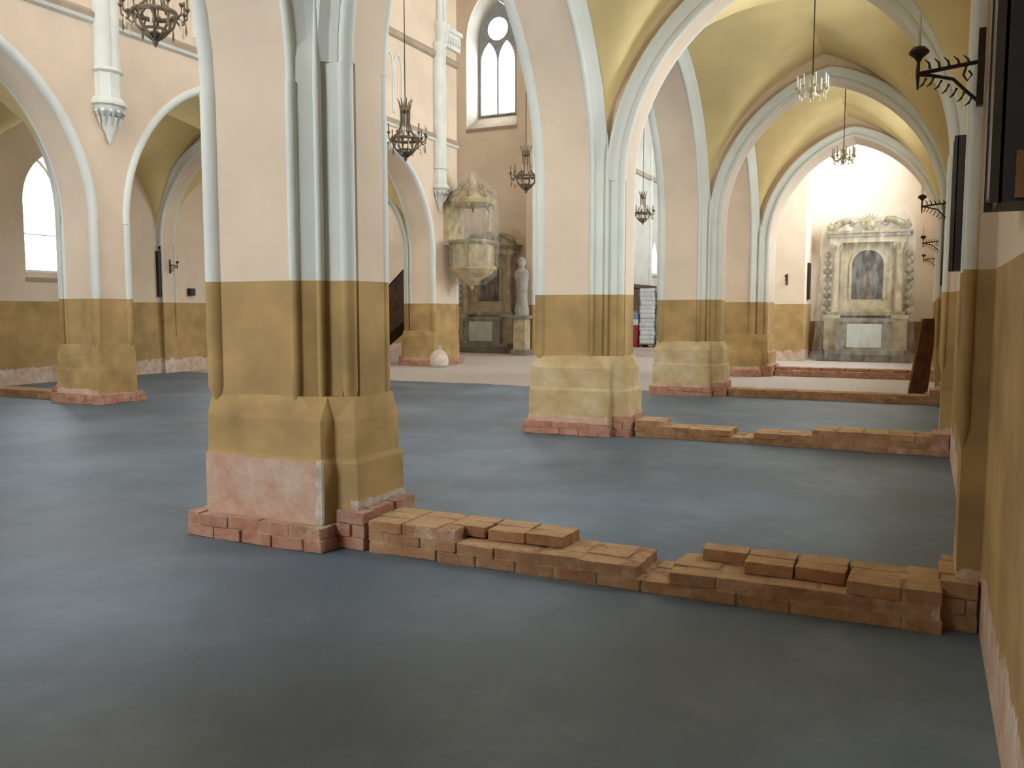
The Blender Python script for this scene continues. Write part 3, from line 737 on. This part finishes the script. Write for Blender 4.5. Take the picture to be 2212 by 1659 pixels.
# ================================================================== SIDE ALTARS
def altar(x, label):
    t = thing('side_altar', (x, 29.98, 0), label, 'altar', 'baroque side altars at the end wall')
    def bx(a, b, c, d, e, f, n, m, par=t): return MB().box(a, b, c, d, e, f).build(n, m, par)
    bx(-1.35, 1.35, -1.25, 0, 0, .22, 'step', 'altar_dark'); bx(-1.15, 1.15, -1.05, 0, .22, .36, 'step', 'altar_grey')
    for q in (-1, 1):
        p = bx(q * 1.0 - .22, q * 1.0 + .22, -.75, 0, .3, 1.42, 'pedestal', 'altar_stone')
        bx(q * 1.0 - .25, q * 1.0 + .25, -.78, 0, 1.34, 1.46, 'pedestal_cap', 'altar_stone', p)
        bx(q * 1.0 - .25, q * 1.0 + .25, -.78, 0, .22, .36, 'pedestal_base', 'altar_dark', p)
        c = MB().lathe([(.17, 1.46), (.17, 1.52), (.12, 1.58), (.115, 2.4), (.10, 3.45), (.13, 3.5), (.19, 3.68), (.19, 3.74)], q * .93, -.5, 14).build('column', 'altar_stone', t, True)
        for j in range(8):
            a = 2 * PI * j / 8; MB().tube([(q * .93 + .11 * math.cos(a), -.5 + .11 * math.sin(a), 3.5), (q * .93 + .2 * math.cos(a), -.5 + .2 * math.sin(a), 3.68), (q * .93 + .22 * math.cos(a), -.5 + .22 * math.sin(a), 3.62)], [.025, .03, .01], 5).build('capital_leaf', 'altar_gilt', c)
        bx(q * .72 - .10, q * .72 + .10, -.3, 0, 1.42, 3.72, 'pilaster', 'altar_stone')
        # carved side wing
        for j in range(8):
            zz = 1.55 + j * .26; rr = .14 + .03 * math.sin(j * 1.7)
            MB().lathe([(.02, zz - .12), (rr * .8, zz - .05), (rr, zz), (rr * .7, zz + .08), (.02, zz + .14)], q * 1.2, -.25, 8, j, 1.0, .6).build('carved_scroll', 'altar_gilt', t, True)
    bx(-.80, .80, -1.0, -.2, .36, 1.24, 'altar_table', 'altar_grey'); bx(-.86, .86, -1.05, -.2, 1.24, 1.36, 'altar_slab', 'altar_grey')
    bx(-.5, .5, -1.02, -.99, .44, 1.18, 'frontal', 'cloth_white')
    bx(-.86, .86, -.35, 0, 1.36, 1.75, 'predella', 'altar_stone'); bx(-1.15, 1.15, -.72, 0, 1.44, 1.56, 'predella_cornice', 'altar_gilt')
    arch = [( -.47, 1.95)] + [(.47 * -math.cos(a), 3.05 + .47 * math.sin(a)) for a in [PI * i / 14 for i in range(15)]] + [(.47, 1.95)]
    MB().plate([(-.86, 1.56), (.86, 1.56), (.86, 3.74), (-.86, 3.74)], [arch], XZ, -.28, 0).build('retable', 'altar_stone', t)
    pnt = MB().plate(arch, [], XZ, -.12, -.08).build('painting', 'painting_dark', t)
    MB().sweep(arch, [(0, -.3), (.07, -.3), (.07, -.34), (0, -.34)], lambda p, q, d: (p, d, q)).build('picture_frame', 'altar_stone', t)
    MB().lathe([(.16, 1.98), (.2, 2.3), (.12, 2.8), (.05, 2.95)], 0, -.11, 10, 0, 1, .12).build('painted_figure', 'painting_robe', pnt, True)
    MB().lathe([(.02, 2.93), (.07, 3.0), (.07, 3.08), (.02, 3.15)], 0, -.12, 10, 0, 1, .2).build('painted_head', 'painting_robe', pnt, True)
    e = bx(-1.12, 1.12, -.62, 0, 3.74, 3.92, 'entablature', 'altar_stone'); bx(-1.22, 1.22, -.72, 0, 3.92, 4.02, 'cornice', 'altar_grey', e); bx(-1.28, 1.28, -.78, 0, 4.02, 4.10, 'cornice', 'altar_gilt', e)
    for q in (-1, 1):
        path = [(q * 1.1, 4.1), (q * .95, 4.32), (q * .7, 4.44), (q * .5, 4.46), (q * .4, 4.36), (q * .48, 4.28), (q * .58, 4.33)]
        MB().tube([(a, -.35, b) for a, b in path], [.11, .12, .11, .10, .08, .06, .03], 8).build('pediment_scroll', 'altar_gilt', t, True)
        MB().lathe([(.03, 4.1), (.1, 4.16), (.12, 4.28), (.05, 4.36), (.02, 4.42)], q * 1.12, -.5, 8).build('urn', 'altar_gilt', t, True)
    MB().lathe([(.05, 4.1), (.2, 4.18), (.26, 4.36), (.16, 4.52), (.03, 4.6)], 0, -.35, 12, 0, 1, .45).build('cartouche', 'altar_gilt', t, True)
    for j in range(9):
        a = PI * (j + .5) / 9; MB().tube([(.2 * math.cos(a), -.35, 4.36 + .18 * math.sin(a)), (.4 * math.cos(a), -.35, 4.36 + .34 * math.sin(a))], [.022, .004], 5).build('ray', 'altar_gilt', t)
    return t
altar(-1.70, 'baroque side altar with dark arched painting at the end of the right aisle, under film')
altar(-15.25, 'baroque side altar below the glaring twin window, partly hidden by the pulpit')
def film(name, rings, label, n_sub=1):
    """loose clear sheet lofted over rectangle or round rings"""
    vs = []; R = len(rings); n = len(rings[0])
    m = MB()
    rr = []
    for i, r in enumerate(rings):
        rr.append([(x + random.uniform(-.025, .025), y + random.uniform(-.02, .02), z + random.uniform(-.02, .02)) for x, y, z in r])
    m.loft(rr, cap=False)
    o = m.build(name, 'plastic_film', None, True); tag(o, label, 'plastic sheet', 'clear plastic sheets over the furnishings')
    return o
def u_ring(cx, w, y0, y1, z, nx=12, ny=5):
    pts = [(cx - w, y1 - (y1 - y0) * j / ny, z) for j in range(ny)] + [(cx - w + 2 * w * j / nx, y0, z) for j in range(nx)] + [(cx + w, y0 + (y1 - y0) * j / ny, z) for j in range(ny + 1)]
    return pts
def film_open(name, cx, label, w=1.37, zt=4.80):
    lv = [(zt, w * .45, 29.55), (zt - .15, w * .85, 29.25), (zt - .5, w * .98, 29.08), (3.6, w * 1.0, 29.05), (2.9, w * .97, 29.0), (2.2, w * 1.0, 28.98), (1.6, w * 1.02, 28.88), (.9, w * 1.04, 28.8), (.3, w * 1.1, 28.68), (.03, w * 1.16, 28.6)]
    m = MB(); rows = []
    for z, ww, yf in lv:
        rows.append([(x + random.uniform(-.03, .03), min(29.96, y + random.uniform(-.03, .03)), z + random.uniform(-.02, .02)) for x, y, _ in u_ring(cx, ww, yf, 29.96, z)])
    n = len(rows[0]); vs = [p for r in rows for p in r]
    vs = [(x, y, max(z, .012)) for x, y, z in vs]
    fs = [(i * n + j, i * n + j + 1, (i + 1) * n + j + 1, (i + 1) * n + j) for i in range(len(rows) - 1) for j in range(n - 1)]
    m.add(vs, fs); o = m.build(name, 'plastic_film', None, True)
    tag(o, label, 'plastic sheet', 'clear plastic sheets over the furnishings'); return o
film_open('plastic_sheet', -1.70, 'clear plastic sheet draped over the side altar of the right aisle')
film_open('plastic_sheet', -15.25, 'clear plastic sheet draped over the altar below the twin window')

# ================================================================== PULPIT
PX, PY = -12.05, 22.32
t = thing('pulpit', (PX, PY, 2.2), 'pale wooden pulpit with canopy hanging on the crossing pier, wrapped in film', 'pulpit')
z = lambda v: v - 2.2
MB().lathe([(.02, z(2.2)), (.07, z(2.26)), (.05, z(2.32)), (.16, z(2.4)), (.42, z(2.56)), (.62, z(2.68)), (.68, z(2.76))], 0, 0, 8, PI / 8).build('bowl', 'pulpit_wood', t)
MB().lathe([(.70, z(2.76)), (.74, z(2.8)), (.74, z(2.86)), (.68, z(2.9))], 0, 0, 8, PI / 8).build('base_moulding', 'pulpit_wood', t)
MB().lathe([(.64, z(2.9)), (.64, z(3.5))], 0, 0, 8, PI / 8).build('basket', 'pulpit_wood', t)
MB().lathe([(.66, z(3.5)), (.74, z(3.56)), (.74, z(3.62)), (.6, z(3.64))], 0, 0, 8, PI / 8).build('handrail', 'altar_gilt', t)
for j in range(8):
    a = PI / 8 + 2 * PI * j / 8
    MB().lathe([(.05, z(2.9)), (.035, z(3.0)), (.035, z(3.42)), (.055, z(3.5))], .64 * math.cos(a), .64 * math.sin(a), 8).build('corner_colonnette', 'altar_gilt', t, True)
    a2 = a + PI / 8; c, s = math.cos(a2), math.sin(a2); rr = .64 * math.cos(PI / 8) + .012
    w = .15
    MB().loft([[(rr * c - s * w * q, rr * s + c * w * q, zz) for q, zz in ((-1, z(3.0)), (1, z(3.0)), (1, z(3.4)), (-1, z(3.4)))], [((rr - .03) * c - s * w * q, (rr - .03) * s + c * w * q, zz) for q, zz in ((-1, z(3.0)), (1, z(3.0)), (1, z(3.4)), (-1, z(3.4)))]]).build('panel', 'altar_stone', t)
MB().box(-.67, -.5, -.45, .45, z(3.5), z(4.75)).build('backboard', 'pulpit_wood', t)
MB().lathe([(.58, z(4.62)), (.70, z(4.68)), (.72, z(4.78)), (.66, z(4.84)), (.5, z(4.95)), (.36, z(5.05)), (.3, z(5.2)), (.16, z(5.32)), (.1, z(5.45)), (.02, z(5.6))], 0, 0, 8, PI / 8).build('canopy', 'pulpit_wood', t)
for j in range(8):
    a = PI / 8 + 2 * PI * j / 8; c, s = math.cos(a), math.sin(a)
    MB().tube([(.68 * c, .68 * s, z(4.84)), (.6 * c, .6 * s, z(5.02)), (.42 * c, .42 * s, z(5.1)), (.3 * c, .3 * s, z(5.26))], [.05, .045, .035, .02], 6).build('canopy_scroll', 'altar_gilt', t, True)
    MB().lathe([(.003, z(4.5)), (.04, z(4.56)), (.05, z(4.66))], .66 * c, .66 * s, 6).build('tassel', 'altar_gilt', t)
rows = []
for zz, r in ((5.68, .06), (5.5, .22), (5.28, .5), (5.02, .74), (4.75, .80), (4.4, .79), (4.0, .79), (3.6, .81), (3.3, .79), (2.85, .80), (2.6, .70), (2.35, .42)):
    rows.append([(max(-12.67, PX + r * (1 + random.uniform(-.05, .05)) * math.cos(a)), PY + r * (1 + random.uniform(-.05, .05)) * math.sin(a), zz + random.uniform(-.03, .03)) for a in [2 * PI * j / 22 for j in range(22)]])
m = MB().loft(rows, cap=False); tag(m.build('plastic_sheet', 'plastic_film', None, True), 'clear plastic sheet wrapped around the pulpit and its canopy', 'plastic sheet', 'clear plastic sheets over the furnishings')
# pulpit stair behind the crossing pier
t = thing('pulpit_stair', (-16.6, 23.2, 0), 'dark wooden stair with solid parapet rising behind the pulpit pier', 'stair')
n = 9; run, rs = .30, .28
for j in range(n):
    MB().box(j * run, j * run + run + .03, -.42, .42, (j + 1) * rs - .04, (j + 1) * rs).build('tread', 'wood_dark', t)
for q in (-1, 1):
    m = MB().plate([(-.05, .02), (.2, .02), (n * run, (n - .5) * rs - .5), (n * run, n * rs + 1.0), (-.05, 1.08)], [], XZ, q * .42, q * .46); m.build('parapet', 'wood_dark', t)
    MB().tube([(-.05, q * .44, 1.1), (n * run, q * .44, n * rs + 1.02)], .035, 6).build('handrail', 'frame_wood', t)
MB().box(-.12, -.02, -.50, -.38, 0, 1.3).build('newel_post', 'wood_dark', t)

# ================================================================== LOOSE THINGS
# boards leaning on the right wall
for j, (x, yy, w, tilt, ln) in enumerate(((-.10, 17.85, .46, .16, 1.46), (.02, 18.55, .24, .10, 1.3))):
    o = MB().box(-.018, .018, -w / 2, w / 2, 0, ln).build('leaning_board', 'wood_board')
    o.location = (x, yy, .008); o.rotation_euler = (0, tilt, -.62)
    tag(o, ['wide brown wooden board leaning on the right wall at the pale floor', 'narrow brown wooden board leaning behind the wide one on the right wall'][j], 'board')
# rubble sack by the crossing pier
t = thing('rubble_sack', (-12.36, 20.95, 0), 'white rubble sack slumped at the foot of the pulpit pier', 'sack')
MB().lathe([(.20, 0), (.27, .06), (.28, .2), (.24, .36), (.14, .46), (.06, .5)], 0, 0, 14, 0, 1, .8).build('body', 'sack_cloth', t, True)
MB().lathe([(.05, .48), (.04, .52), (.09, .60), (.03, .58)], 0, 0, 10).build('tied_neck', 'sack_cloth', t, True)
# stacked bags on a pallet on the chancel step
t = thing('pallet', (-8.55, 29.75, .30), 'wooden pallet under the stacked white bags', 'pallet')
for q in (-.5, 0, .5): MB().box(q - .05, q + .05, -.4, .4, 0, .09).build('bearer', 'wood_board', t)
for q in range(6): MB().box(-.6, .6, -.42 + q * .15, -.32 + q * .15, .09, .115).build('slat', 'wood_board', t)
for lay in range(13):
    for c_ in range(2):
        m = MB(); w, d, h = .275, .36, .15
        rings = []
        for zz, f in ((0, .95), (.03, .99), (.075, 1.0), (.12, .99), (.15, .94)):
            rings.append([(w * f * sx, d * f * sy, zz) for sx, sy in ((-1, -.85), (-.85, -1), (.85, -1), (1, -.85), (1, .85), (.85, 1), (-.85, 1), (-1, .85))])
        if lay == 0 and c_ == 0:
            bag0 = m.loft(rings).build('cement_bag', 'bag_white', None, True); o = bag0
        else:
            o = bag0.copy(); COL.objects.link(o)
        o.location = (-8.85 + c_ * .61 + random.uniform(-.015, .015), 29.75 + random.uniform(-.02, .02), .415 + lay * .151)
        o.rotation_euler = (0, 0, random.uniform(-.04, .04))
        tag(o, 'white bag lying on the pallet boards at the foot of the stack' if lay == 0 else 'topmost white bag of the stack on the chancel step' if lay == 12 else 'white bag between others in the stack on the chancel step', 'bag', 'white bags stacked on the pallet')
t = thing('red_crate', (-9.42, 29.5, .30), 'dark red crate standing beside the stacked white bags', 'crate')
MB().box(-.24, .24, -.2, .2, 0, .70).build('body', 'crate_red', t); MB().box(-.26, .26, -.22, .22, .70, .78).build('rim', 'crate_red', t)
t = thing('carton', (-9.42, 29.5, 1.08), 'white and blue carton standing on the dark red crate', 'carton')
MB().box(-.24, .24, -.19, .19, 0, .42).build('body', 'bag_white', t); MB().box(-.245, .245, -.195, .195, .2, .40).build('printed_band', 'carton_blue', t); MB().box(-.25, .25, -.2, .2, .42, .52).build('lid', 'carton_brown', t)
# choir stall against the chancel side wall
t = thing('choir_stall', (-11.7, 37.5, .30), 'dark wooden choir stall along the chancel side wall behind the bags', 'bench')
MB().box(0, .08, -2.2, 2.2, 0, 2.3).build('back', 'wood_dark', t); MB().box(.05, .55, -2.2, 2.2, .42, .5).build('seat', 'wood_dark', t)
for q in range(5): MB().box(.05, .6, -2.2 + q * 1.08, -2.12 + q * 1.08, 0, 1.0).build('armrest', 'wood_dark', t)
MB().box(-.02, .2, -2.25, 2.25, 2.3, 2.45).build('cornice', 'wood_dark', t)
# wrapped statue by the chancel arch
t = thing('wrapped_statue', (-12.95, 27.75, 0), 'grey draped statue on a tall pedestal beside the chancel arch', 'statue')
MB().box(-.3, .3, -.3, .3, 0, .2).build('pedestal_base', 'altar_grey', t); MB().box(-.23, .23, -.23, .23, .2, 1.3).build('pedestal', 'altar_stone', t); MB().box(-.3, .3, -.3, .3, 1.3, 1.42).build('pedestal_cap', 'altar_grey', t)
MB().lathe([(.26, 1.42), (.27, 1.6), (.2, 2.0), (.22, 2.5), (.27, 2.8), (.24, 2.98), (.1, 3.08), (.09, 3.14), (.14, 3.22), (.15, 3.34), (.1, 3.45), (.02, 3.5)], 0, 0, 14, 0, 1, .8).build('figure', 'statue_stone', t, True)
